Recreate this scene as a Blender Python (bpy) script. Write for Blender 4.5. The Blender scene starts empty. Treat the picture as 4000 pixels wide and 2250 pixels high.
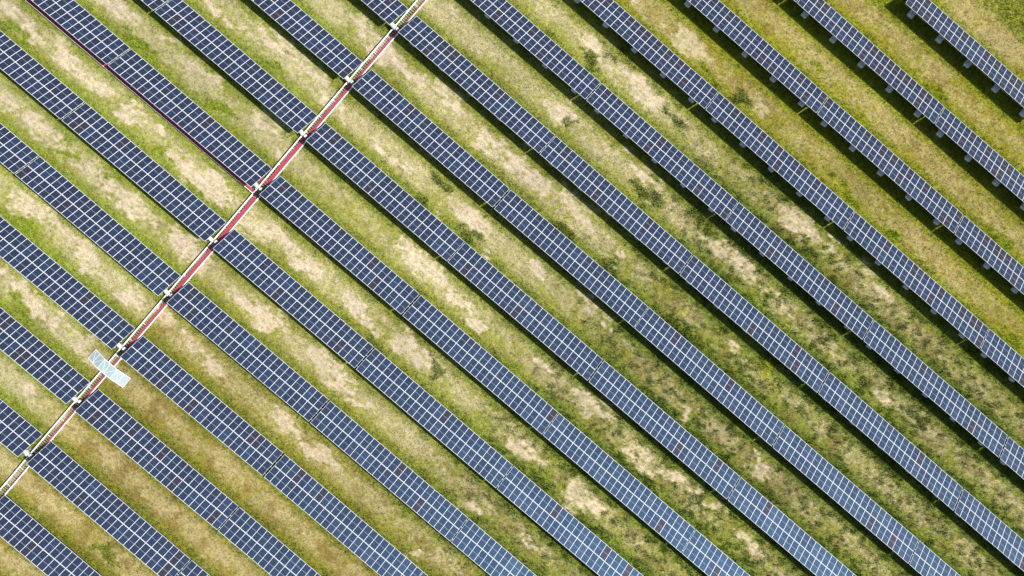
import bpy, bmesh, math, random
import numpy as np
from mathutils import Matrix, Vector
rng=np.random.default_rng(7); random.seed(7)
TABLES=[[0,0,-0.08,0.06,0.3,26.42,0.06,0.5],[1,-1,-28.2,10.21,0.27,-1.73,10.18,0.12],[1,0,-0.13,10.21,0.12,26.38,10.12,0.26],[1,1,26.59,10.12,0.26,53.09,10.12,0.58],[2,-1,-27.93,20.33,0.16,-1.44,20.32,0.03],[2,0,0.14,20.33,0.02,26.66,20.43,0.11],[2,1,26.87,20.43,0.11,53.37,20.43,0.34],[3,-1,-28.05,30.42,0.12,-1.5,30.48,-0.01],[3,0,0.02,30.42,-0.01,26.64,30.53,0.03],[3,1,26.85,30.53,0.03,53.24,30.47,0.17],[3,2,53.44,30.47,0.17,79.94,30.47,0.32],[4,-2,-54.68,40.7,0.28,-28.18,40.7,0.13],[4,-1,-27.97,40.7,0.13,-1.45,40.59,0.01],[4,0,0.02,40.64,0.01,26.62,40.75,-0.01],[4,1,26.82,40.75,-0.01,53.3,40.71,0.07],[4,2,53.5,40.71,0.07,80.0,40.71,0.14],[5,-2,-54.69,50.89,0.23,-28.19,50.89,0.17],[5,-1,-27.98,50.89,0.17,-1.51,50.86,0.06],[5,0,0.04,50.86,0.06,26.62,50.87,0.0],[5,1,26.82,50.87,0.0,53.3,50.84,0.01],[5,2,53.51,50.84,0.01,80.01,50.84,0.01],[6,-2,-54.7,61.1,0.2,-28.2,61.1,0.23],[6,-1,-28.0,61.1,0.23,-1.5,61.07,0.14],[6,0,0.09,61.07,0.14,26.67,61.11,0.04],[6,1,26.88,61.11,0.04,53.35,61.07,-0.01],[6,2,53.56,61.07,-0.01,79.98,61.06,-0.07],[6,3,80.19,61.06,-0.07,106.69,61.06,-0.24],[7,-2,-54.63,71.23,0.17,-28.13,71.23,0.3],[7,-1,-27.92,71.23,0.3,-1.48,71.26,0.23],[7,0,0.14,71.23,0.23,26.6,71.2,0.11],[7,1,26.81,71.2,0.11,53.36,71.26,-0.0],[7,2,53.57,71.26,-0.0,80.09,71.27,-0.11],[7,3,80.3,71.27,-0.11,106.8,71.27,-0.3],[8,-1,-27.94,81.43,0.37,-1.42,81.43,0.33],[8,0,0.13,81.43,0.33,26.68,81.37,0.18],[8,1,26.89,81.37,0.18,53.34,81.47,0.03],[8,2,53.54,81.47,0.03,80.05,81.38,-0.12],[8,3,80.25,81.38,-0.12,106.76,81.38,-0.32],[8,4,106.96,81.38,-0.32,133.46,81.38,-0.55],[9,-1,-27.95,91.62,0.43,-1.43,91.61,0.43],[9,0,0.12,91.62,0.42,26.59,91.61,0.26],[9,1,26.79,91.61,0.26,53.3,91.59,0.07],[9,2,53.51,91.59,0.07,80.06,91.65,-0.1],[9,3,80.26,91.65,-0.1,106.79,91.56,-0.29],[9,4,107.0,91.56,-0.29,133.5,91.56,-0.48],[10,0,0.15,101.82,0.51,26.65,101.82,0.34],[10,1,26.86,101.82,0.34,53.31,101.82,0.13],[10,2,53.52,101.82,0.13,80.04,101.79,-0.05],[10,3,80.25,101.79,-0.05,106.8,101.81,-0.22],[10,4,107.01,101.81,-0.22,133.51,101.81,-0.36],[11,1,14.11,112.06,0.51,40.61,112.06,0.3],[11,2,40.81,112.06,0.3,67.32,112.03,0.1],[11,3,67.53,112.03,0.1,94.01,112.0,-0.06],[11,4,94.22,112.0,-0.06,120.72,112.0,-0.18],[12,1,26.82,122.2,0.49,53.32,122.2,0.27],[12,2,53.53,122.2,0.27,80.04,122.19,0.1],[12,3,80.24,122.19,0.1,106.74,122.19,0.02],[13,1,14.18,132.3,0.62,40.68,132.3,0.44],[13,2,40.88,132.3,0.44,67.38,132.3,0.26],[13,3,67.59,132.3,0.26,94.09,132.3,0.19],[14,2,52.82,142.6,0.45,79.32,142.6,0.34]]
PATCH={"tan":[-45.8,54.2,2.17,0.87,-41.3,53.7,1.88,1.01,-35.4,54.2,2.46,1.45,-30.3,53.9,2.9,0.58,-28.1,53.5,1.74,0.72,-22.1,53.8,2.17,1.45,-33.6,64.1,2.9,1.01,-31.1,64.4,1.45,0.87,-22.9,73.0,2.17,0.87,-17.0,66.0,1.16,0.87,-19.5,65.7,1.45,0.58,-37.3,43.7,1.74,0.72,-32.1,43.8,2.17,0.87,-29.4,43.5,2.17,0.58,-25.3,65.8,1.16,0.72,-18.5,74.1,1.45,0.72,-17.9,54.7,1.45,0.72,-11.8,75.6,4.35,0.87,-5.6,75.5,2.61,1.3,-7.0,66.0,2.9,1.74,-5.7,85.6,1.74,0.87,-0.4,83.9,2.9,1.74,2.9,84.4,2.17,1.01,-0.3,73.7,2.17,0.87,11.3,85.9,2.17,1.3,6.5,84.7,1.16,0.87,20.0,85.7,1.74,1.01,2.9,95.9,1.01,0.72,-6.2,65.7,2.17,1.3,25.3,113.5,1.01,0.58,21.2,105.8,1.59,1.16,30.3,114.8,1.88,1.45,33.9,115.0,3.48,1.16,32.4,105.1,2.9,1.59,34.4,105.5,1.74,0.87,25.5,94.9,2.46,1.59,25.2,103.8,1.16,0.58,46.1,114.5,1.45,0.87,23.3,114.5,0.87,0.58,-23.2,43.7,1.45,0.87,-20.9,44.5,1.16,0.72,-18.2,43.6,2.17,0.87,-14.2,43.6,2.61,1.59,-24.9,34.1,3.19,1.59,-20.6,34.7,2.17,0.87,-14.9,34.5,2.61,1.45,-10.9,33.1,2.17,0.87,-4.4,44.2,1.88,1.3,-10.1,43.6,0.58,0.87,-11.6,52.9,3.62,1.16,-6.7,53.8,2.61,1.59,-3.8,53.7,1.45,0.72,1.1,52.0,2.17,1.74,-0.4,44.0,1.74,1.16,-27.4,33.8,1.45,0.87,-21.0,24.1,0.87,0.72,-18.7,24.5,0.87,0.58,9.8,73.6,2.61,0.58,21.9,64.6,1.74,1.3,24.3,64.5,2.17,1.45,26.5,64.6,1.74,0.87,6.1,53.8,4.35,0.87,11.2,53.3,2.17,0.72,24.7,74.6,1.88,1.16,20.6,83.8,1.74,0.72,23.9,83.4,1.45,0.72,21.7,71.3,1.16,0.72,3.9,53.7,1.45,0.87,30.2,72.2,0.87,0.58,-0.7,63.4,1.16,0.87,25.3,84.8,2.17,1.45,29.5,85.1,1.45,0.87,36.2,86.5,2.9,1.3,39.1,85.8,2.17,0.87,36.7,96.7,1.3,0.72,41.3,96.4,1.74,0.72,55.1,95.1,2.17,0.72,59.9,95.1,2.17,0.87,45.1,83.8,1.3,0.72,38.2,75.1,1.74,0.87,61.8,105.3,2.46,1.3,64.9,105.2,1.74,0.87,68.6,106.1,0.87,0.72,74.9,106.8,1.74,0.58,-16.6,23.9,2.17,0.87,-15.2,23.2,1.74,1.16,-11.5,23.5,1.16,1.16,-6.2,23.7,1.59,1.59,-5.0,22.7,1.45,0.87,-5.3,33.5,1.74,1.3,-6.8,13.1,1.3,1.16,0.4,34.2,2.17,1.01,7.8,43.4,2.17,1.16,5.9,34.1,1.3,0.72,10.4,33.1,1.74,0.87,21.3,53.6,2.17,1.45,23.3,53.3,1.74,1.01,28.9,53.9,2.46,1.74,32.9,54.4,1.74,0.87,22.5,44.6,2.46,1.45,25.5,43.7,1.74,1.16,35.4,63.2,1.45,0.87,31.6,64.3,2.17,0.87,11.9,43.6,2.17,1.74,23.1,33.7,2.17,1.3,30.9,43.2,1.16,0.87,47.5,64.9,1.88,0.87,46.0,76.4,1.74,0.87,49.7,76.0,1.74,0.72,55.5,65.1,2.61,1.3,58.1,65.4,2.17,0.87,67.7,72.5,1.16,0.58,66.7,84.9,1.74,0.87,69.1,94.7,2.46,0.51,89.1,93.9,1.45,0.72,79.8,105.8,1.74,0.72,31.3,34.2,2.17,1.16,52.3,41.7,1.74,0.87,51.0,31.4,1.16,0.87,28.9,33.4,1.74,1.01,53.8,53.5,2.46,1.45,64.3,53.7,3.19,1.74,67.2,63.9,2.9,0.87,73.9,65.2,2.9,0.87,80.0,66.1,1.45,0.72,64.1,43.7,1.74,0.87,87.1,64.7,2.17,1.01,81.2,73.9,1.45,0.87],"pale":[8.7,13.3,1.45,1.45,6.1,3.3,1.74,1.45,19.4,23.7,1.59,0.87,17.5,12.9,1.88,0.87,6.8,-6.4,1.74,1.3,8.9,3.2,1.3,1.16,13.0,37.2,1.74,1.45,36.4,55.2,1.16,0.72,46.8,95.6,1.74,0.87,38.0,22.4,1.45,0.87,28.5,11.2,0.87,0.72,63.8,144.3,5.79,2.17,69.7,145.5,2.9,1.74,64.7,149.0,3.62,1.74],"green":[-31.3,61.4,1.16,0.72,-28.9,61.8,2.32,1.01,-13.9,63.5,1.59,1.16,-42.9,51.6,1.74,1.01,-24.7,61.8,1.74,0.58,-33.3,48.1,1.74,0.58,-12.9,81.4,1.74,1.16,-10.4,72.2,1.74,0.87,-7.5,77.7,1.45,0.58,1.7,91.5,1.74,0.72,-15.0,52.5,1.74,1.16,-26.4,43.5,1.3,0.87,-18.6,45.6,1.45,0.87,-9.0,52.1,0.87,0.72,-24.1,31.0,2.03,0.87,-21.5,30.7,1.45,0.87,-17.4,21.9,1.16,1.16,-15.4,21.7,1.16,0.72,-8.1,29.8,1.74,0.58,38.0,112.8,1.16,0.72,15.7,101.4,1.74,0.72,53.4,131.5,2.32,0.72,65.1,132.7,2.9,0.87,50.6,124.6,2.32,0.58,59.9,122.9,1.45,0.87,67.4,122.3,2.17,0.72,87.5,123.0,2.17,0.87,65.1,113.5,2.32,0.72,73.5,113.0,1.74,0.87,82.2,109.8,1.45,0.72,99.1,113.2,1.45,1.16,2.2,8.7,1.16,1.16,17.0,2.5,1.45,0.87,45.6,35.5,1.16,0.43,63.9,91.6,1.59,1.45,60.5,82.0,1.59,1.16,76.8,72.1,1.01,1.01],"dark":[23.6,103.6,0.87,1.3,25.7,105.2,0.58,0.58,27.4,106.6,0.36,0.29,37.1,105.1,0.87,0.72,28.2,94.3,0.72,0.87,42.9,113.7,1.16,0.87,40.1,104.5,1.3,0.87,35.6,81.5,1.74,0.58,45.4,82.6,1.3,1.01,42.3,94.0,1.74,1.01,18.5,75.5,0.87,0.72,26.6,73.4,1.01,0.87,36.1,54.4,0.87,1.01,41.0,61.1,0.87,0.58,25.4,51.3,1.16,0.72,36.1,51.1,1.45,0.72,50.9,96.5,1.74,0.87,59.3,97.0,1.16,0.87,67.1,103.3,1.3,0.87,57.4,82.2,2.03,1.01,61.5,82.0,1.59,1.01,70.2,82.1,1.45,0.72,67.5,93.9,0.72,0.87,89.0,97.0,1.01,1.01,87.4,93.6,1.3,0.72,95.0,94.7,1.74,0.87,76.6,72.3,1.01,0.87,69.7,62.2,1.45,0.87,65.7,62.3,1.16,0.87,18.5,71.7,1.01,0.58,26.6,71.7,0.72,0.58,26.9,61.6,0.58,0.43,76.2,95.3,1.3,0.87],"yel":[31.1,84.6,0.58,0.29,34.8,84.5,0.58,0.58,33.9,85.8,0.58,0.29,74.2,85.5,0.87,1.16,58.1,84.5,0.43,0.72,55.3,85.7,0.58,0.43]}
ZC=[0.576, -0.329, 0.065, -0.867, 0.299, 0.068, 0.107, -0.184, 0.079, -0.113, 0.292, -0.079]

# ---------------------------------------------------------------- measured geometry
CAM_R=[[0.760244,0.649409,0.017228],[-0.649361,0.760427,-0.009018],[-0.018957,-0.004331,0.999811]]   # world -> camera
CAM_C=(34.3097,70.0979,106.087); CAM_F=2826.35/4000.0
PIT=10.181; NMOD=25; MP=1.06; DEPTH=4.163; TILT=math.radians(23.8); HL=0.58
CT,ST=math.cos(TILT),math.sin(TILT)
SUN=Vector((0.80,0.42,1.0)).normalized()
sc=bpy.context.scene; col=sc.collection
PW=[(i,j) for i in range(5) for j in range(5) if 2<=i+j<=4]
def zdat(u,v):
    uu=(np.clip(u,-55,125)-40)/60.0; vv=(np.clip(v,-22,155)-50)/60.0
    return sum(c*uu**i*vv**j for c,(i,j) in zip(ZC,PW))
def zg(u,v): return zdat(u,v)-HL
def zgf(u,v): return float(zg(np.array(float(u)),np.array(float(v))))
def sstep(a,b,x):
    t=np.clip((x-a)/(b-a),0,1); return t*t*(3-2*t)
def vnoise(x,y,seed):
    xi=np.floor(x).astype(np.int64); yi=np.floor(y).astype(np.int64); fx=x-xi; fy=y-yi
    fx=fx*fx*(3-2*fx); fy=fy*fy*(3-2*fy)
    def h(a,b):
        n=(a*374761393+b*668265263+seed*974634533)&0x7fffffff
        n=((n^(n>>13))*1274126177)&0x7fffffff
        n=((n^(n>>16))*1911520717)&0x7fffffff
        return (n&0xffff)/65535.0
    return (h(xi,yi)*(1-fx)+h(xi+1,yi)*fx)*(1-fy)+(h(xi,yi+1)*(1-fx)+h(xi+1,yi+1)*fx)*fy
def fbm(x,y,seed,oc=4):
    s=0;a=.5;t=0
    for o in range(oc):
        s=s+a*vnoise(x,y,seed+o*17); t+=a; a*=.55; x=x*2.03+13.7; y=y*2.03+7.1
    return s/t
# ---------------------------------------------------------------- ground cover field
def emask(name,u,v,x0=1.5,x1=.35):
    m=np.zeros_like(u); L=PATCH[name]
    wu=(fbm(u*.3,v*.5,3,4)-.5)*7.+(fbm(u*1.3,v*1.8,5,3)-.5)*2.2; wv=(fbm(u*.3,v*.5,11,4)-.5)*3.4+(fbm(u*1.0,v*2.2,12,3)-.5)*1.8
    U=u+wu; V=v+wv
    for i in range(0,len(L),4):
        cu,cv,a,b=L[i:i+4]; a=max(a,.5)*1.12; b=max(b,.45)*1.12
        w=np.where((abs(U-cu)<2*a)&(abs(V-cv)<2*b))[0]
        d=((U[w]-cu)/a)**2+((V[w]-cv)/b)**2
        m[w]=np.maximum(m[w],sstep(x0,x1,d))
    return m
def A(*c): return np.array(c)
def mixc(a,b,t): return a+(b-a)*t[...,None]
def field(u,v):
    t=np.mod(v,PIT)
    sT=sstep(104,116,v); sL=sstep(3,-9,u)*(1-sT); sB=sstep(52,22,v)*(1-sL); sR=sstep(34,58,u)*(1-sT)*(1-sB)
    def pal(c,l,b,r,tt):
        k=np.zeros(u.shape+(3,))+A(*c)
        k=mixc(k,A(*l),sL); k=mixc(k,A(*b),sB); k=mixc(k,A(*r),sR); return mixc(k,A(*tt),sT)
    grass=pal((.290,.285,.062),(.270,.275,.055),(.265,.225,.042),(.215,.225,.038),(.250,.230,.022))
    straw=pal((.47,.40,.23),(.47,.41,.235),(.43,.345,.17),(.46,.375,.21),(.39,.31,.135))
    soil =pal((.56,.455,.325),(.56,.455,.32),(.50,.39,.255),(.55,.44,.30),(.46,.38,.23))
    green=pal((.185,.225,.022),(.205,.260,.022),(.155,.185,.014),(.110,.175,.018),(.200,.245,.009))
    n1=fbm(u*.22,v*.30,21,4); n2=fbm(u*.9,v*.9,31,4); n3=fbm(u*2.7,v*2.7,41,3); n4=fbm(u*.07,v*.11,51,3)
    edge=np.maximum(sstep(2.0,.2,t)*(.55+.55*n1),sstep(3.6,5.8,t)*(.55+.6*n2))
    edge=np.maximum(edge,sstep(6.2,6.8,t))
    edge=np.clip(edge*1.1+(n2-.5)*.9,0,1)
    soilm=emask('tan',u,v); palem=emask('pale',u,v); grm=emask('green',u,v); dkm=emask('dark',u,v); ylm=emask('yel',u,v)
    far=sstep(144.0,147.5,v+(n2-.5)*3); palem=np.maximum(palem,far*(.85+.3*n1))
    st2=fbm(u*.5,v*2.0,97,4)
    strawm=np.clip(sstep(.42,.66,n1*.34+n2*.28+n3*.33+st2*.18*(1-sR*.5)+.03*sL+.10*sstep(1,3,t)*sstep(5.5,4,t)-.07)+(n3-.5)*.8,0,1)
    strawm=np.clip(strawm*(1-.55*edge),0,1)
    n6=fbm(u*5.5,v*5.5,91,2)
    st=fbm(u*.45,v*3.0,95,4)
    so=soilm*(.98-.40*edge)+((n2-.5)*.9+(n3-.5)*1.5+(n6-.5)*1.2+(st-.5)*2.2)*sstep(.0,.3,soilm)*(1.1-.45*soilm)
    sm=sstep(.12,1.10,so)
    pm=np.clip(palem*.85+(n2-.5)*.9*palem,0,1)
    gm=np.clip(np.maximum(edge*.85,grm*1.05)+(n3-.5)*.9,0,1)*(1-.85*sm)
    dm=np.clip(dkm*1.1+(n3-.5)*.9*sstep(.02,.4,dkm),0,1)
    tuft=sstep(.54,.64,fbm(u*1.6,v*1.9,33,3)*.65+n2*.35+.03*sR)*sR*(1-.4*sm)      # dark tussocks on the right-hand side
    brn=sstep(.50,.66,fbm(u*.5,v*.6,61,4))*(sR*.75+sB*1.0+sT*.6+sL*.3)*(1-edge*.5)
    c=mixc(grass,straw,strawm)
    c=mixc(c,pal((.20,.15,.06),(.24,.2,.08),(.235,.155,.045),(.19,.135,.05),(.225,.15,.04)),brn*.7)
    c=mixc(c,straw*1.02,pm*.85)
    c=mixc(c,soil,sm)
    c=mixc(c,green,gm*.9)
    c=mixc(c,A(.105,.145,.020)+0*c,np.maximum(dm*.85,tuft*.7)*.9)
    c=mixc(c,A(.33,.31,.02)+0*c,ylm*np.clip(n3*1.6-.2,0,1))
    c=c*(.80+.4*n4+.0*n1)[...,None]
    return c,sm,gm,np.maximum(dm,tuft*.8),ylm
# ---------------------------------------------------------------- materials
def newmat(name):
    m=bpy.data.materials.new(name); m.use_nodes=True
    nt=m.node_tree; return m,nt,nt.nodes['Principled BSDF']
def N(nt,t,**k):
    n=nt.nodes.new(t)
    for a,b in k.items(): setattr(n,a,b)
    return n
def mth(nt,op,a,b=None,c=None,clamp=False):
    n=N(nt,'ShaderNodeMath',operation=op,use_clamp=clamp)
    for i,x in enumerate((a,b,c)):
        if x is None: continue
        if isinstance(x,(int,float)): n.inputs[i].default_value=x
        else: nt.links.new(x,n.inputs[i])
    return n.outputs[0]
def mixn(nt,f,a,b,bt='MIX'):
    n=N(nt,'ShaderNodeMix',data_type='RGBA',blend_type=bt)
    for i,x in ((0,f),(6,a),(7,b)):
        if isinstance(x,(int,float)): n.inputs[i].default_value=x
        elif isinstance(x,tuple): n.inputs[i].default_value=(*x,1)
        else: nt.links.new(x,n.inputs[i])
    return n.outputs[2]
def noise(nt,vec,scale,detail=4,rough=.55):
    n=N(nt,'ShaderNodeTexNoise'); n.inputs['Scale'].default_value=scale; n.inputs['Detail'].default_value=detail; n.inputs['Roughness'].default_value=rough
    nt.links.new(vec,n.inputs['Vector']); return n.outputs['Fac']
def paint(name,c,rough=.5,metal=0.,var=.12,scale=6.,bump=0.,bs=40.,spec=.4):
    m,nt,b=newmat(name); g=N(nt,'ShaderNodeTexCoord'); o=g.outputs['Object']
    f=noise(nt,o,scale,5)
    nt.links.new(mixn(nt,mth(nt,'MULTIPLY_ADD',f,1.6,-.3,clamp=True),tuple(x*(1-var) for x in c),tuple(min(1,x*(1+var)) for x in c)),b.inputs['Base Color'])
    b.inputs['Roughness'].default_value=rough; b.inputs['Metallic'].default_value=metal; b.inputs['Specular IOR Level'].default_value=spec
    if bump:
        bn=N(nt,'ShaderNodeBump'); bn.inputs['Strength'].default_value=bump; bn.inputs['Distance'].default_value=.02
        nt.links.new(noise(nt,o,bs,4),bn.inputs['Height']); nt.links.new(bn.outputs[0],b.inputs['Normal'])
    return m
M={}
M['frame']=paint('anodised_frame',(.74,.77,.80),.42,var=.05)
M['galv']=paint('galvanised_steel',(.60,.63,.64),.45,metal=.35,var=.12)
M['white']=paint('white_powder_coat',(.66,.66,.64),.45,var=.04)
M['tray']=paint('tray_metal',(.80,.80,.79),.45,metal=.0,var=.05)
M['concrete']=paint('pale_concrete',(.90,.86,.78),.9,var=.10,scale=3,bump=.3,spec=.2)
M['box']=paint('light_grey_box',(.66,.70,.70),.5,var=.05)
M['dark']=paint('dark_plastic',(.03,.03,.035),.5)
M['back']=paint('module_backsheet',(.10,.10,.11),.7)
M['curb']=paint('bridge_curb',(.80,.82,.82),.5,var=.05)
def cable_mat():
    m,nt,b=newmat('red_cable_sheath'); oi=N(nt,'ShaderNodeObjectInfo'); g=N(nt,'ShaderNodeTexCoord')
    r=N(nt,'ShaderNodeValToRGB'); e=r.color_ramp.elements
    e[0].position=0; e[0].color=(.38,.010,.050,1); e[1].position=1; e[1].color=(.55,.045,.10,1)
    nt.links.new(oi.outputs['Random'],r.inputs[0]); f=noise(nt,g.outputs['Object'],3.,4)
    nt.links.new(mixn(nt,mth(nt,'MULTIPLY',f,.35),r.outputs[0],(.78,.20,.24)),b.inputs['Base Color'])
    b.inputs['Roughness'].default_value=.5; return m
M['cable']=cable_mat()
def cell_mat():
    m,nt,b=newmat('solar_cells'); g=N(nt,'ShaderNodeTexCoord'); sx=N(nt,'ShaderNodeSeparateXYZ'); nt.links.new(g.outputs['Object'],sx.inputs[0])
    x,y=sx.outputs[0],sx.outputs[1]
    fx=mth(nt,'FRACT',mth(nt,'DIVIDE',mth(nt,'ADD',x,.486),.162))
    col_line=mth(nt,'GREATER_THAN',mth(nt,'ABSOLUTE',mth(nt,'SUBTRACT',fx,.5)),.385)      # light cell-column gaps
    fy=mth(nt,'FRACT',mth(nt,'DIVIDE',mth(nt,'ADD',y,1.0),.0833))
    row_line=mth(nt,'GREATER_THAN',mth(nt,'ABSOLUTE',mth(nt,'SUBTRACT',fy,.5)),.465)
    mid=mth(nt,'LESS_THAN',mth(nt,'ABSOLUTE',y),.017)
    edge=mth(nt,'MAXIMUM',mth(nt,'GREATER_THAN',mth(nt,'ABSOLUTE',x),.492),mth(nt,'GREATER_THAN',mth(nt,'ABSOLUTE',y),.993))
    at=N(nt,'ShaderNodeAttribute',attribute_type='OBJECT',attribute_name='tint')
    r=N(nt,'ShaderNodeValToRGB'); r.color_ramp.interpolation='LINEAR'; e=r.color_ramp.elements
    e[0].position=0; e[0].color=(.0042,.0050,.0120,1); e[1].position=.45; e[1].color=(.0052,.0075,.0185,1)
    for ps,c in ((.78,(.0065,.012,.032,1)),(.88,(.008,.018,.048,1)),(.90,(.010,.008,.012,1)),(1.,(.015,.0095,.0095,1))):
        q=e.new(ps); q.color=c
    nt.links.new(at.outputs['Fac'],r.inputs[0])
    f=noise(nt,g.outputs['Object'],2.,3)
    base=mixn(nt,mth(nt,'MULTIPLY',f,.3),r.outputs[0],(.009,.012,.028))
    base=mixn(nt,mth(nt,'MULTIPLY',row_line,.35),base,(.03,.035,.055))
    line=mixn(nt,.30,base,(.22,.25,.38))
    base=mixn(nt,col_line,base,line)
    base=mixn(nt,mid,base,(.30,.34,.46)); base=mixn(nt,edge,base,(.62,.65,.72))
    nt.links.new(base,b.inputs['Base Color'])
    b.inputs['Roughness'].default_value=.48; b.inputs['IOR'].default_value=1.6
    rs=N(nt,'ShaderNodeValToRGB'); q=rs.color_ramp.elements; q[0].position=0; q[0].color=(.18,.44,.85,1); q[1].position=.5; q[1].color=(.26,.60,1.,1)
    z=q.new(.86); z.color=(.36,.66,1.0,1); z=q.new(.90); z.color=(.30,.30,.42,1)
    nt.links.new(at.outputs['Fac'],rs.inputs[0]); nt.links.new(rs.outputs[0],b.inputs['Specular Tint'])
    b.inputs['Specular IOR Level'].default_value=.5
    return m
M['cell']=cell_mat()
def deck_mat():
    m,nt,b=newmat('walkway_grating'); g=N(nt,'ShaderNodeTexCoord'); sx=N(nt,'ShaderNodeSeparateXYZ'); nt.links.new(g.outputs['Object'],sx.inputs[0])
    s=mth(nt,'GREATER_THAN',mth(nt,'FRACT',mth(nt,'MULTIPLY',sx.outputs[0],9.)),.62); s2=mth(nt,'GREATER_THAN',mth(nt,'FRACT',mth(nt,'MULTIPLY',sx.outputs[1],9.)),.7)
    f=noise(nt,g.outputs['Object'],1.3,4)
    c=mixn(nt,f,(.29,.37,.38),(.36,.43,.43)); c=mixn(nt,mth(nt,'MULTIPLY',mth(nt,'MAXIMUM',s,s2),.3),c,(.30,.37,.38))
    nt.links.new(c,b.inputs['Base Color']); b.inputs['Roughness'].default_value=.6; return m
M['deck']=deck_mat()
def ground_mat():
    m,nt,b=newmat('dry_meadow_ground'); a=N(nt,'ShaderNodeVertexColor',layer_name='macro'); geo=N(nt,'ShaderNodeNewGeometry'); P=geo.outputs['Position']
    mp=N(nt,'ShaderNodeMapping'); mp.inputs['Scale'].default_value=(1,1.25,1); nt.links.new(P,mp.inputs[0]); P2=mp.outputs[0]
    n1=noise(nt,P2,1.5,6,.65); n2=noise(nt,P2,5.,5,.7); n3=noise(nt,P2,16.,3,.6)
    s=mth(nt,'ADD',mth(nt,'MULTIPLY',n1,.8),mth(nt,'ADD',mth(nt,'MULTIPLY',n2,.9),mth(nt,'MULTIPLY',n3,.5)))
    dk=N(nt,'ShaderNodeMapRange'); dk.inputs[1].default_value=.82; dk.inputs[2].default_value=1.42; dk.inputs[3].default_value=.42; dk.inputs[4].default_value=1.45
    nt.links.new(s,dk.inputs[0])
    vm=N(nt,'ShaderNodeVectorMath',operation='SCALE'); nt.links.new(a.outputs[0],vm.inputs[0]); nt.links.new(dk.outputs[0],vm.inputs['Scale'])
    n4=noise(nt,P2,2.7,5,.6); k=N(nt,'ShaderNodeMapRange'); k.inputs[1].default_value=.50; k.inputs[2].default_value=.66; k.inputs[4].default_value=.55; nt.links.new(n4,k.inputs[0])
    gl=N(nt,'ShaderNodeMix',data_type='RGBA',blend_type='MULTIPLY'); gl.inputs[7].default_value=(.80,.90,.55,1); nt.links.new(k.outputs[0],gl.inputs[0]); nt.links.new(vm.outputs[0],gl.inputs[6])
    nt.links.new(gl.outputs[2],b.inputs['Base Color']); b.inputs['Roughness'].default_value=.95; b.inputs['Specular IOR Level'].default_value=.1
    bn=N(nt,'ShaderNodeBump'); bn.inputs['Strength'].default_value=.7; bn.inputs['Distance'].default_value=.12
    nt.links.new(s,bn.inputs['Height']); nt.links.new(bn.outputs[0],b.inputs['Normal']); return m
M['ground']=ground_mat()
def grass_mat():
    m,nt,b=newmat('grass_blades'); a=N(nt,'ShaderNodeVertexColor',layer_name='tone')
    geo=N(nt,'ShaderNodeNewGeometry'); f=noise(nt,geo.outputs['Position'],7.,3)
    r=N(nt,'ShaderNodeMapRange'); r.inputs[1].default_value=.3; r.inputs[2].default_value=.7; r.inputs[3].default_value=.78; r.inputs[4].default_value=1.22; nt.links.new(f,r.inputs[0])
    vm=N(nt,'ShaderNodeVectorMath',operation='SCALE'); nt.links.new(a.outputs[0],vm.inputs[0]); nt.links.new(r.outputs[0],vm.inputs['Scale'])
    nt.links.new(vm.outputs[0],b.inputs['Base Color']); b.inputs['Roughness'].default_value=.8; b.inputs['Specular IOR Level'].default_value=.15
    tr=N(nt,'ShaderNodeBsdfTranslucent'); nt.links.new(vm.outputs[0],tr.inputs[0]); mx=N(nt,'ShaderNodeMixShader'); mx.inputs[0].default_value=.3
    nt.links.new(b.outputs[0],mx.inputs[1]); nt.links.new(tr.outputs[0],mx.inputs[2]); nt.links.new(mx.outputs[0],nt.nodes['Material Output'].inputs[0]); return m
M['grass']=grass_mat()
# ---------------------------------------------------------------- mesh helpers
def addbox(bm,c,s,rot=None,bev=0.):
    r=bmesh.ops.create_cube(bm,size=1.0); vs=r['verts']
    for v in vs: v.co=Vector((v.co.x*s[0],v.co.y*s[1],v.co.z*s[2]))
    if bev:
        es=list({e for v in vs for e in v.link_edges}); rr=bmesh.ops.bevel(bm,geom=es,offset=bev,segments=2,affect='EDGES'); vs=list({v for f in rr['faces'] for v in f.verts}|{v for v in vs if v.is_valid})
    for v in vs:
        if rot is not None: v.co=rot@v.co
        v.co+=Vector(c)
    return vs
def bar(bm,p,q,w,h):
    p=Vector(p);q=Vector(q); d=q-p; L=d.length; x=d/L; up=Vector((0,0,1)) if abs(x.z)<.95 else Vector((0,1,0)); y=up.cross(x).normalized(); z=x.cross(y)
    addbox(bm,(p+q)/2,(L,w,h),Matrix((x,y,z)).transposed())
def tube(bm,pts,r,n=6):
    rings=[]; pts=[Vector(p) for p in pts]
    for i,p in enumerate(pts):
        d=(pts[min(i+1,len(pts)-1)]-pts[max(i-1,0)]).normalized(); up=Vector((0,0,1)) if abs(d.z)<.95 else Vector((0,1,0)); a=up.cross(d).normalized(); b=d.cross(a)
        rings.append([bm.verts.new(p+a*(r*math.cos(2*math.pi*k/n))+b*(r*math.sin(2*math.pi*k/n))) for k in range(n)])
    for i in range(len(rings)-1):
        for k in range(n): bm.faces.new((rings[i][k],rings[i][(k+1)%n],rings[i+1][(k+1)%n],rings[i+1][k]))
    bm.faces.new(rings[0][::-1]); bm.faces.new(rings[-1])
def mesh(name,bm,mat):
    me=bpy.data.meshes.new(name); bmesh.ops.recalc_face_normals(bm,faces=bm.faces[:]); bm.to_mesh(me); bm.free()
    for m in (mat if isinstance(mat,(list,tuple)) else [mat]): me.materials.append(m)
    return me
def link(name,me,parent=None,loc=(0,0,0),rot=(0,0,0)):
    o=bpy.data.objects.new(name,me); col.objects.link(o); o.location=loc; o.rotation_euler=rot
    if parent is not None: o.parent=parent
    return o
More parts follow.
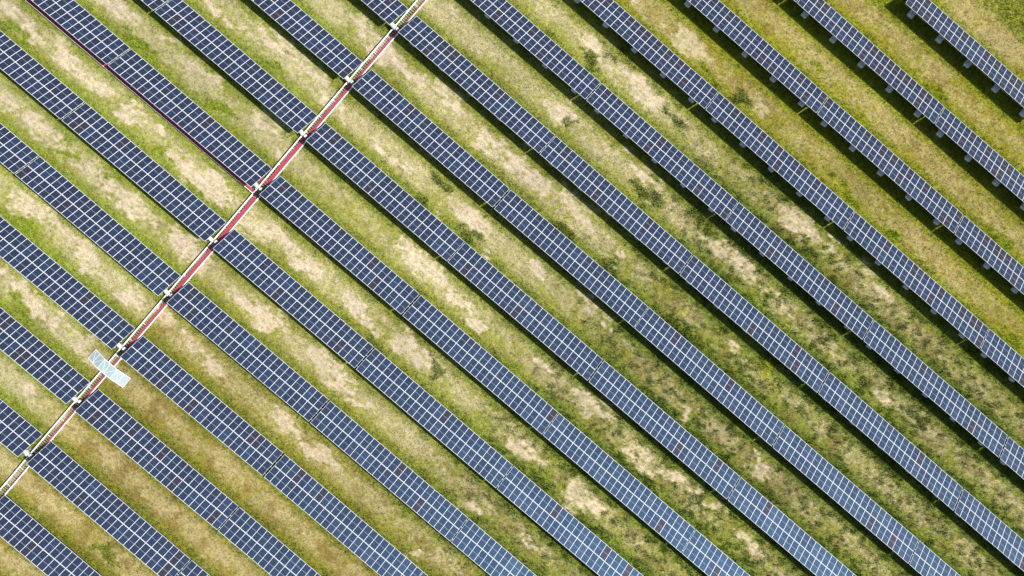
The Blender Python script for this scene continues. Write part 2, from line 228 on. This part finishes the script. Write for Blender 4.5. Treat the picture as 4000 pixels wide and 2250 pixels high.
def tag(o,label,cat,group=None):
    o['label']=label; o['category']=cat
    if group: o['group']=group
    return o
def empty(name,loc,rot=(0,0,0)):
    o=bpy.data.objects.new(name,None); col.objects.link(o); o.location=loc; o.rotation_euler=rot; o.empty_display_size=.3; return o
# ---------------------------------------------------------------- ground sheet
STEP=.24
ui=np.arange(-64,132,STEP); vi=np.arange(-32,164,STEP)
far=np.array([3000,1200,500,200,80,25.])
us=np.concatenate([-64-far,ui,ui[-1]+far[::-1]]); vs=np.concatenate([-32-far,vi,vi[-1]+far[::-1]])
UU,VV=np.meshgrid(us,vs,indexing='ij'); fu,fv=UU.ravel(),VV.ravel()
nz=(fbm(fu*.5,fv*.5,71,3)-.5)*.12+(fbm(fu*1.7,fv*1.7,81,2)-.5)*.05
gz=zg(fu,fv)+nz
def ground_z(u,v): return zg(u,v)+(fbm(u*.5,v*.5,71,3)-.5)*.12+(fbm(u*1.7,v*1.7,81,2)-.5)*.05
gc,gsm,ggm,gdm,gyl=field(fu,fv)
nu,nv=len(us),len(vs)
idx=np.arange(nu*nv).reshape(nu,nv)
quads=np.stack([idx[:-1,:-1],idx[1:,:-1],idx[1:,1:],idx[:-1,1:]],-1).reshape(-1,4)
def npmesh(name,co,faces,k,attr,cols):
    me=bpy.data.meshes.new(name); me.vertices.add(len(co)); me.vertices.foreach_set('co',co.astype(np.float32).ravel())
    nf=len(faces); me.loops.add(nf*k); me.loops.foreach_set('vertex_index',faces.astype(np.int32).ravel())
    me.polygons.add(nf); me.polygons.foreach_set('loop_start',np.arange(0,nf*k,k,dtype=np.int32)); 
    me.update(calc_edges=True)
    a=me.color_attributes.new(attr,'FLOAT_COLOR','POINT'); a.data.foreach_set('color',np.concatenate([cols,np.ones((len(cols),1))],1).astype(np.float32).ravel())
    return me
gm_=npmesh('ground',np.stack([fu,fv,gz],-1),quads,4,'macro',gc); gm_.materials.append(M['ground'])
gm_.polygons.foreach_set('use_smooth',np.ones(len(gm_.polygons),dtype=bool))
g=link('ground',gm_); g['kind']='structure'
# ---------------------------------------------------------------- grass (uncountable: one object)
R3=np.array(CAM_R); C3=np.array(CAM_C)
def infoot(u,v,z,mg=.03):
    X=(np.stack([u,v,z],-1)-C3)@R3.T; px=CAM_F*X[:,0]/-X[:,2]; py=CAM_F*X[:,1]/-X[:,2]
    return (abs(px)<.5+mg)&(abs(py)<.28125+mg)
def blades(u,v,h,spread,wid,colr,nb,seed):
    r=np.random.default_rng(seed); n=len(u); z=ground_z(u,v)-.02
    U=np.repeat(u,nb); V=np.repeat(v,nb); Z=np.repeat(z,nb); H=np.repeat(h,nb)*r.uniform(.55,1.15,n*nb); W=np.repeat(wid,nb)*r.uniform(.7,1.3,n*nb); S=np.repeat(spread,nb)
    a=r.uniform(0,2*np.pi,n*nb); rr=np.sqrt(r.uniform(0,1,n*nb))*S*.5
    bx=U+np.cos(a)*rr; by=V+np.sin(a)*rr; lean=r.uniform(.25,1.0,n*nb)*S; la=a+r.normal(0,.7,n*nb)
    tx=bx+np.cos(la)*lean; ty=by+np.sin(la)*lean; wa=r.uniform(0,2*np.pi,n*nb); wx=np.cos(wa)*W*.5; wy=np.sin(wa)*W*.5
    mx=bx+np.cos(la)*lean*.35; my=by+np.sin(la)*lean*.35
    co=np.stack([np.stack([bx-wx*.5,by-wy*.5,Z],-1),np.stack([mx+wx,my+wy,Z+H*.65],-1),np.stack([tx,ty,Z+H],-1),np.stack([mx-wx,my-wy,Z+H*.60],-1)],1).reshape(-1,3)
    f=np.arange(n*nb*4).reshape(-1,4)
    C=np.repeat(colr,nb,0)*r.uniform(.72,1.30,(n*nb,1))*(1+r.normal(0,.06,(n*nb,3)))
    C=np.clip(np.repeat(C,4,0),.004,.9); return co,f,C
NT=430000
gu=rng.uniform(-60,127,NT*2); gv=rng.uniform(-28,158,NT*2); ok=infoot(gu,gv,zg(gu,gv)); gu,gv=gu[ok][:NT],gv[ok][:NT]
c,sm,gmk,dmk,ylk=field(gu,gv)
pk=np.clip(.85-.92*sm+.2*gmk,0.03,1); keep=rng.uniform(0,1,len(gu))<pk
gu,gv,c,sm,gmk,dmk,ylk=[q[keep] for q in (gu,gv,c,sm,gmk,dmk,ylk)]
nn=len(gu); tall=np.clip(.30+.85*gmk+1.5*dmk,0,2.0)*(1-.6*sm)
hh=(.06+.17*tall)*rng.uniform(.6,1.4,nn); sp=(.10+.13*tall)*rng.uniform(.7,1.4,nn); ww=.030+.03*tall
tone=c*rng.uniform(.62,1.34,(nn,1)); pick=rng.uniform(0,1,nn)
tone[pick<.10]=tone[pick<.10]*A(1.45,1.35,1.5); dk=(pick>.82); tone[dk]=tone[dk]*A(.42,.55,.42)
co,ff,cc=blades(gu,gv,hh,sp,ww,tone*1.16,4,1)
gr=npmesh('grass',co,ff,4,'tone',cc); gr.materials.append(M['grass']); o=link('grass',gr); o['kind']='stuff'
# ---------------------------------------------------------------- weed clumps one can point at
def clump(u,v,rad,h,colr,label,cat='weed',name='weed_clump',n=150,group='dark weed clumps between the rows',seed=5):
    r=np.random.default_rng(seed); a=r.uniform(0,2*np.pi,n); q=np.sqrt(r.uniform(0,1,n))*rad*(1+.35*np.sin(a*3+seed))
    uu=u+np.cos(a)*q*1.15; vv=v+np.sin(a)*q; k=1-.6*(q/rad)**2
    co,f,C=blades(uu,vv,h*k*r.uniform(.6,1.2,n),np.full(n,.22),np.full(n,.085),np.tile(np.array(colr),(n,1))*r.uniform(.6,1.6,(n,1)),7,seed)
    z0=zgf(u,v); co=co-np.array([u,v,z0]); me=npmesh(name,co,f,4,'tone',np.clip(C,.004,.9)); me.materials.append(M['grass']); o=link(name,me,loc=(u,v,z0)); tag(o,label,cat,group)
#@@CLUMPS@@
# ---------------------------------------------------------------- solar tables
MW,ML=1.047,2.071
def module_mesh():
    bm=bmesh.new(); addbox(bm,(0,0,-.004),(MW-.032,ML-.052,.008)); me=mesh('solar_module',bm,[M['cell'],M['back']])
    for p in me.polygons: p.material_index=0 if p.normal.z>.5 else 1
    return me
def frame_mesh():
    bm=bmesh.new(); w=.026; h=.038
    for s in (-1,1):
        addbox(bm,(s*(MW/2-.008),0,-h/2+.003),(.016,ML,h)); addbox(bm,(0,s*(ML/2-w/2),-h/2+.003),(MW-.032,w,h))
    return mesh('module_frame',bm,M['frame'])
ME_MOD,ME_FR=module_mesh(),frame_mesh()
LEN=NMOD*MP-.013
def sp_(x,s,dz=0.): return (x,-s*CT+dz*ST,HL+s*ST+dz*CT)   # point on the tilted plane, s = distance up the slope
def purlin_mesh():
    bm=bmesh.new(); addbox(bm,(0,0,0),(LEN+.17,.06,.08)); addbox(bm,(0,.03,-.03),(LEN+.16,.05,.02)); return mesh('purlin',bm,M['galv'])
ME_PUR=purlin_mesh()
def block_mesh():
    bm=bmesh.new(); addbox(bm,(0,0,.19),(.94,2.9,.50),bev=.09); return mesh('ballast_block',bm,M['concrete'])
ME_BLK=block_mesh()
def rafter_mesh():
    bm=bmesh.new(); addbox(bm,(0,0,0),(.07,3.7,.11)); return mesh('rafter',bm,M['galv'])
ME_RAF=rafter_mesh()
def leg_mesh(h):
    bm=bmesh.new(); addbox(bm,(0,0,h/2),(.10,.08,h)); addbox(bm,(0,0,.012),(.24,.24,.024)); return mesh('leg',bm,M['galv'])
RS=-.175
def hs(s): return HL+s*ST+RS*CT-.06
S1,S2=1.05,3.25
ME_L1,ME_L2=leg_mesh(hs(S1)-.44),leg_mesh(hs(S2)-.44)
def brace_mesh():
    bm=bmesh.new(); bar(bm,(0,-S2*CT,.55),(0,-1.9*CT,hs(1.9)),.05,.05); return mesh('brace',bm,M['galv'])
ME_BR=brace_mesh()
ORD=['first','second','third','fourth','fifth','sixth','seventh','eighth','ninth','tenth','eleventh','twelfth','thirteenth','fourteenth','fifteenth']
rowcnt={}
for t in TABLES: rowcnt.setdefault(t[0],[]).append(t[1])
def table_label(r,k):
    if r==14: return 'solar table at the upper right corner, alone in the last row beside pale ground'
    if r<=9:
        side='left' if k<0 else 'right'; n=-k-1 if k<0 else k
        return f'{ORD[n]} solar table {side} of the cable tray in the {ORD[r]} row from bottom left'
    n=sorted(rowcnt[r]).index(k); last=' at right edge' if k==max(rowcnt[r]) else ''
    return f'{ORD[n]} solar table from the top edge in the {ORD[r]} row from bottom left'
POSTX=[2.08+5.56*i for i in range(5)]
def make_table(r,k,a,b):
    d=Vector(b)-Vector(a); yaw=math.atan2(d.y,d.x); pit=-math.atan2(d.z,math.hypot(d.x,d.y))
    e=empty('solar_table',(a[0],a[1],a[2]-HL),(0,pit,yaw)); tag(e,table_label(r,k),'solar panels','rows of tilted solar tables')
    e.rotation_mode='XYZ'
    brown=.05+.17*max(0,min(1,(r-8)/5.0))
    for i in range(NMOD):
        for j in range(2):
            m=link('solar_module',ME_MOD,e,sp_(MP*(i+.5)-.006,j*(ML+.021)+ML/2),(-TILT,0,0))
            q=random.random(); isb=random.random()<(brown*(1.6 if (j==0 and r>=11) else .6) if r>=8 else .045 if r<6 else .03)
            m['tint']=random.uniform(.90,1.) if isb else (random.uniform(.80,.88) if q<.08 else random.betavariate(2.2,2.6)*.8)
            f=link('module_frame',ME_FR,m)
    for s in (.45,1.62,2.54,3.71): link('purlin',ME_PUR,e,sp_(LEN/2-.006,s,-.080),(-TILT,0,0))
    for x in POSTX:
        link('ballast_block',ME_BLK,e,(x,-2.16,0)); link('rafter',ME_RAF,e,sp_(x,2.08,RS),(-TILT,0,0))
        link('leg',ME_L1,e,(x,-S1*CT,.44)); link('leg',ME_L2,e,(x,-S2*CT,.44)); link('brace',ME_BR,e,(x+.07,0,0))
for t in TABLES: make_table(t[0],t[1],t[2:5],t[5:8])
# ---------------------------------------------------------------- cable trays
TU=-.80
def tz(u,v): return zgf(u,v)+.30
def tray_path(v): return float(np.interp(v,[-20,1,10.6,43,51,72,87,94,110],[-.62,-.67,-.81,-.82,-.77,-.87,-.87,-.84,-.84]))
TW=1.16
def make_tray(name,pts,label,width,rail,sup_every=3.05):
    # pts: centre line
    p0=Vector(pts[0]); e=empty(name,(p0.x,p0.y,p0.z-.30)); tag(e,label,'cable tray'); base=e.location.copy()
    P_=[Vector(p)-base for p in pts]
    for s in (-1,1):
        bm=bmesh.new()
        for a,b in zip(P_[:-1],P_[1:]):
            d=(b-a).normalized(); n=Vector((-d.y,d.x,0)).normalized()*s*(width/2-rail/2)
            bar(bm,a+n+Vector((0,0,.06)),b+n+Vector((0,0,.06)),rail,.15)
            n2=Vector((-d.y,d.x,0)).normalized()*s*(width/2-.012); bar(bm,a+n2+Vector((0,0,.137)),b+n2+Vector((0,0,.137)),.03,.03)
        link('side_rail',mesh('side_rail',bm,M['tray']),e)
    bm=bmesh.new(); acc=0; bm2=None; sup=0
    for a,b in zip(P_[:-1],P_[1:]):
        L=(b-a).length; d=(b-a)/L; n=Vector((-d.y,d.x,0)).normalized()
        s=acc
        while s<L:
            c=a+d*s; w=width/2-rail+.002; bar(bm,c-n*w,c+n*w,.04,.03); s+=.36
        acc=s-L
        while sup<L:
            c=a+d*sup; b2=bmesh.new(); w=width/2+.10
            bar(b2,c-n*w-Vector((0,0,.06)),c+n*w-Vector((0,0,.06)),.06,.05)
            for q in (-1,1):
                bar(b2,c+n*q*(width/2-.1)-Vector((0,0,.42)),c+n*q*(width/2-.1)-Vector((0,0,.086)),.05,.05); addbox(b2,c+n*q*(width/2+.06)+Vector((0,0,-.01)),(.05,.05,.07))
            link('support',mesh('support',b2,M['tray']),e); sup+=sup_every
        sup-=L
    link('rungs',mesh('rungs',bm,M['galv']),e); return e
vv=[-14]+list(np.arange(-10,104,6.0))+[104]
make_tray('cable_tray',[(tray_path(v),v,tz(tray_path(v),v)) for v in vv],'long white ladder cable tray crossing all the rows from top to lower left',TW,.15)
SV=56.93
uv=[-1.40]+list(np.arange(-6,-62,-6.0))+[-62]
make_tray('branch_cable_tray',[(u,SV,tz(u,SV)) for u in uv],'narrow branch cable tray along the lower edge of the seventh row',.86,.09)
# cables: each red cable is a thing of its own
def arc(c,r,a0,a1,n=6): return [(c[0]+r*math.cos(a0+(a1-a0)*i/n),c[1]+r*math.sin(a0+(a1-a0)*i/n)) for i in range(n+1)]
def smooth(xy):
    out=[]
    for (x0,y0),(x1,y1) in zip(xy[:-1],xy[1:]):
        n=max(1,int(math.hypot(x1-x0,y1-y0)/1.2)); out+=[(x0+(x1-x0)*i/n,y0+(y1-y0)*i/n) for i in range(n)]
    return out+[xy[-1]]
def cable(xy,label,rad=.023,dz=.04,start=None,group=None,seed=0):
    r=random.Random(seed); pts=[]
    xy=smooth(xy)
    for i,(x,y) in enumerate(xy): pts.append((x+r.uniform(-.010,.010),y+r.uniform(-.010,.010),tz(x,y)+dz+r.uniform(-.004,.006)))
    if start: pts=start+pts
    p0=Vector(pts[0]); bm=bmesh.new(); tube(bm,[Vector(p)-p0 for p in pts],rad); o=link('power_cable',mesh('power_cable',bm,M['cable']),loc=p0); tag(o,label,'cable',group or 'red power cables lying in the tray')
INV=[(-1.49,6.94),(-1.21,17.34),(-1.29,27.36),(-1.13,37.69),(-1.26,47.74),(-1.25,57.90),(-1.29,67.98),(-1.25,78.22),(-1.22,88.33)]
LR=.066
def lane(v,i): return tray_path(v)+TW/2-.20-LR*i
lanes_n=[]; nl=0
# northern cables: run down the tray to the seventh row, turn left under its table
north=[('top',None)]*3+[(9,INV[8]),(9,INV[8]),(8,INV[7]),(8,INV[7]),(7,INV[6]),(7,INV[6])]
for i,(r,iv) in enumerate(north):
    v0=104.0 if iv is None else iv[1]-.5
    vt=58.55+.075*i
    xs=[(lane(v,i),v) for v in np.linspace(v0,60.2,14)]
    R_=max(.15,1.0-.062*i); cx=lane(60,i)-R_
    xs+=arc((cx,vt+R_-.0),R_,0,-math.pi/2)+[(-1.9,vt),(-3.2,vt-.1)]+[(-4.2,57.12-.02*i),(-5.2,57.20-.045*i)]+[(-60,57.20-.045*i)]
    st=None
    if iv is not None: st=[(iv[0]+.05,iv[1]-.25,tz(*iv)+.42),(iv[0]+.05,iv[1]-.45,tz(*iv)+.25)]
    lab='red cable in the tray coming from beyond the top edge' if iv is None else f'red cable from the inverter of the {ORD[r]} row down the tray, '+('inner' if (i%2==0) else 'outer')+' one'
    if r in(7,8,9) : lab=f'red cable from the inverter of the {ORD[r]} row, '+('right' if i%2==1 else 'left')+' one of two'
    cable(xs,lab,start=st,group='red cables from the upper rows',seed=i)
south=[5,4,4,3,2,1,1,0,0]
for i,r in enumerate(south[::-1]):
    if r==0: v0=-13.0; iv=None
    else: iv=INV[r-1]; v0=iv[1]-.5
    lv=56.53+.05*i
    xs=[(lane(v,i),v) for v in np.linspace(v0,55.2,14)]
    R_=max(.12,.75-.05*i); cx=lane(55.4,i)-R_
    xs+=arc((cx,lv-R_),R_,0,math.pi/2)+[(-1.7,lv),(-60,lv)]
    st=None
    if iv is not None: st=[(iv[0]+.05,iv[1]-.25,tz(*iv)+.42),(iv[0]+.05,iv[1]-.45,tz(*iv)+.25)]
    if r==0: lab='red cable along the right rail reaching the bottom left edge of the photo'
    elif south.count(r)>1: lab=f'red cable from the inverter of the {ORD[r]} row up the tray, '+('right' if south[::-1].index(r)==i else 'left')+' one of two'
    else: lab=f'red cable from the inverter of the {ORD[r]} row up the tray'
    cable(xs,lab,start=st,group='red cables from the lower rows',seed=40+i)
# ---------------------------------------------------------------- inverters at the row ends
def make_inverter(n,u,v):
    z0=zgf(u,v); rr=random.Random(n*3)
    e=empty('inverter',(u,v,z0),(0,0,math.radians(rr.uniform(-9,9)-6)))
    tag(e,f'white inverter on a stand beside the cable tray at the end of the {ORD[n]} row','inverter','white inverters at the row ends')
    for x in (-.38,.38):
        bm=bmesh.new(); addbox(bm,(x,0,.55),(.06,.06,1.1)); addbox(bm,(x,0,.015),(.2,.2,.03)); link('post',mesh('post',bm,M['galv']),e)
    bm=bmesh.new(); bar(bm,(-.55,0,.98),(.55,0,.98),.05,.05); bar(bm,(-.55,0,.52),(.55,0,.52),.05,.05); link('crossbar',mesh('crossbar',bm,M['galv']),e)
    bm=bmesh.new(); addbox(bm,(-.16,-.20,.80),(.72,.30,.66),bev=.04)
    for q in range(7): addbox(bm,(-.43+.09*q,-.375,.80),(.02,.05,.5))
    link('housing',mesh('housing',bm,M['white']),e)
    bm=bmesh.new(); addbox(bm,(.52,-.12,.72),(.34,.22,.46),bev=.03); addbox(bm,(.52,.12,.78),(.30,.2,.36),bev=.03); link('switch_box',mesh('switch_box',bm,M['box']),e)
    # bent white sun hood
    bm=bmesh.new(); prof=[(.20,1.14),(.08,1.24),(-.14,1.22),(-.34,1.12),(-.42,.98)]; t=.012; x0,x1=-.60,.30+rr.uniform(-.06,.12)
    for (y0,za),(y1,zb) in zip(prof[:-1],prof[1:]):
        vsn=[bm.verts.new(Vector(q)) for q in ((x0,y0,za),(x1,y0-.06,za),(x1,y1-.06,zb),(x0,y1,zb),(x0,y0,za-t),(x1,y0-.06,za-t),(x1,y1-.06,zb-t),(x0,y1,zb-t))]
        for f in ((0,1,2,3),(7,6,5,4),(0,4,5,1),(1,5,6,2),(2,6,7,3),(3,7,4,0)): bm.faces.new([vsn[q] for q in f])
    link('sun_hood',mesh('sun_hood',bm,M['white']),e)
    bm=bmesh.new()
    for q in range(3): tube(bm,[(-.40+.14*q,-.20,.47),(-.35+.16*q,-.34,.22),(-.05+.2*q,-.40,.18),(.30+.1*q,-.36,.34)],.022)
    link('cable_tail',mesh('cable_tail',bm,M['cable']),e)
for n,(u,v) in enumerate(INV,1): make_inverter(n,u,v)
# ---------------------------------------------------------------- footbridge over the tray
def make_bridge():
    v0,v1=22.62,24.36; zb=zgf(-.8,23.5); base=Vector((-.75,23.49,zb)); e=empty('footbridge',base); tag(e,'pale green grating footbridge arched over the cable tray near bottom left','footbridge')
    pr=[(-4.06,.12),(-1.9,.72),(.42,.72),(2.56,.12)]; w=(v1-v0)/2
    q=[Vector((x+.75,0,z)) for x,z in pr]
    for a,b,nm in zip(q[:-1],q[1:],('ramp','deck','ramp')):
        d=(b-a); L=d.length; ang=-math.atan2(d.z,d.x); bm=bmesh.new(); addbox(bm,(0,0,0),(L-.012,2*w-.12,.04))
        link(nm,mesh(nm,bm,M['deck']),e,(a+b)/2,(0,ang,0))
    for s in (-1,1):
        for a,b in zip(q[:-1],q[1:]):
            bm=bmesh.new(); y=Vector((0,s*(w-.03),.02)); bar(bm,a+y,b+y,.075,.14); link('curb',mesh('curb',bm,M['curb']),e)
    def at(x):
        for a,b in zip(q[:-1],q[1:]):
            if a.x<=x<=b.x+1e-6: return a.z+(b.z-a.z)*(x-a.x)/(b.x-a.x)
        return .12
    xs=[q[0].x+.02,-2.3,q[1].x,-.1,q[2].x,2.3,q[3].x-.02]
    for x in xs:
        bm=bmesh.new(); z=at(min(max(x,q[0].x),q[3].x))+.027; bar(bm,(x,-w+.06,z),(x,w-.06,z),.05,.012); link('cross_bar',mesh('cross_bar',bm,M['curb']),e)
    dg=[(q[0].x+.15,1,-2.3,-1),(-2.2,-1,q[1].x-.05,1),(q[1].x+.05,1,-.1,-1),(0.,-1,q[2].x,1),(q[2].x+.05,1,2.3,-1)]
    for xa,sa,xb,sb in dg:
        bm=bmesh.new(); n=6
        pp=[Vector((xa+(xb-xa)*i/n,(sa+(sb-sa)*i/n)*(w-.08),at(xa+(xb-xa)*i/n)+.032)) for i in range(n+1)]
        for a,b in zip(pp[:-1],pp[1:]): bar(bm,a,b,.035,.010)
        link('diagonal_strip',mesh('diagonal_strip',bm,M['curb']),e)
    for x in (-2.3,q[1].x,q[2].x,1.9):
        for s in (-1,1):
            bm=bmesh.new(); h=at(x)-.03; addbox(bm,(x,s*(w-.05),h/2-.05),(.06,.06,h+.1)); link('leg',mesh('leg',bm,M['galv']),e)
make_bridge()
# ---------------------------------------------------------------- light, sky, camera
w=bpy.data.worlds.new('World'); sc.world=w; w.use_nodes=True; nt=w.node_tree; bg=nt.nodes['Background']
sky=N(nt,'ShaderNodeTexSky',sky_type='NISHITA'); sky.sun_disc=False; sky.sun_elevation=math.asin(SUN.z); sky.sun_rotation=math.atan2(SUN.x,SUN.y); sky.altitude=200; sky.dust_density=1.6; sky.air_density=1.0
nt.links.new(sky.outputs[0],bg.inputs[0]); bg.inputs[1].default_value=.085
ld=bpy.data.lights.new('sun','SUN'); ld.energy=4.6; ld.angle=math.radians(.53); ld.color=(1,.965,.90); lo=bpy.data.objects.new('sun',ld); col.objects.link(lo); lo.rotation_euler=SUN.to_track_quat('Z','Y').to_euler()
cd=bpy.data.cameras.new('camera'); cd.sensor_width=36; cd.lens=36*CAM_F; cd.clip_start=.5; cd.clip_end=9000; co_=bpy.data.objects.new('camera',cd); col.objects.link(co_)
mw=Matrix(CAM_R).transposed().to_4x4(); mw.translation=Vector(CAM_C); co_.matrix_world=mw; sc.camera=co_
sc.view_settings.view_transform='Standard'; sc.view_settings.look='None'; sc.view_settings.gamma=1.0; sc.view_settings.exposure=.55
sc.cycles.max_bounces=6; sc.cycles.diffuse_bounces=2; sc.cycles.glossy_bounces=2
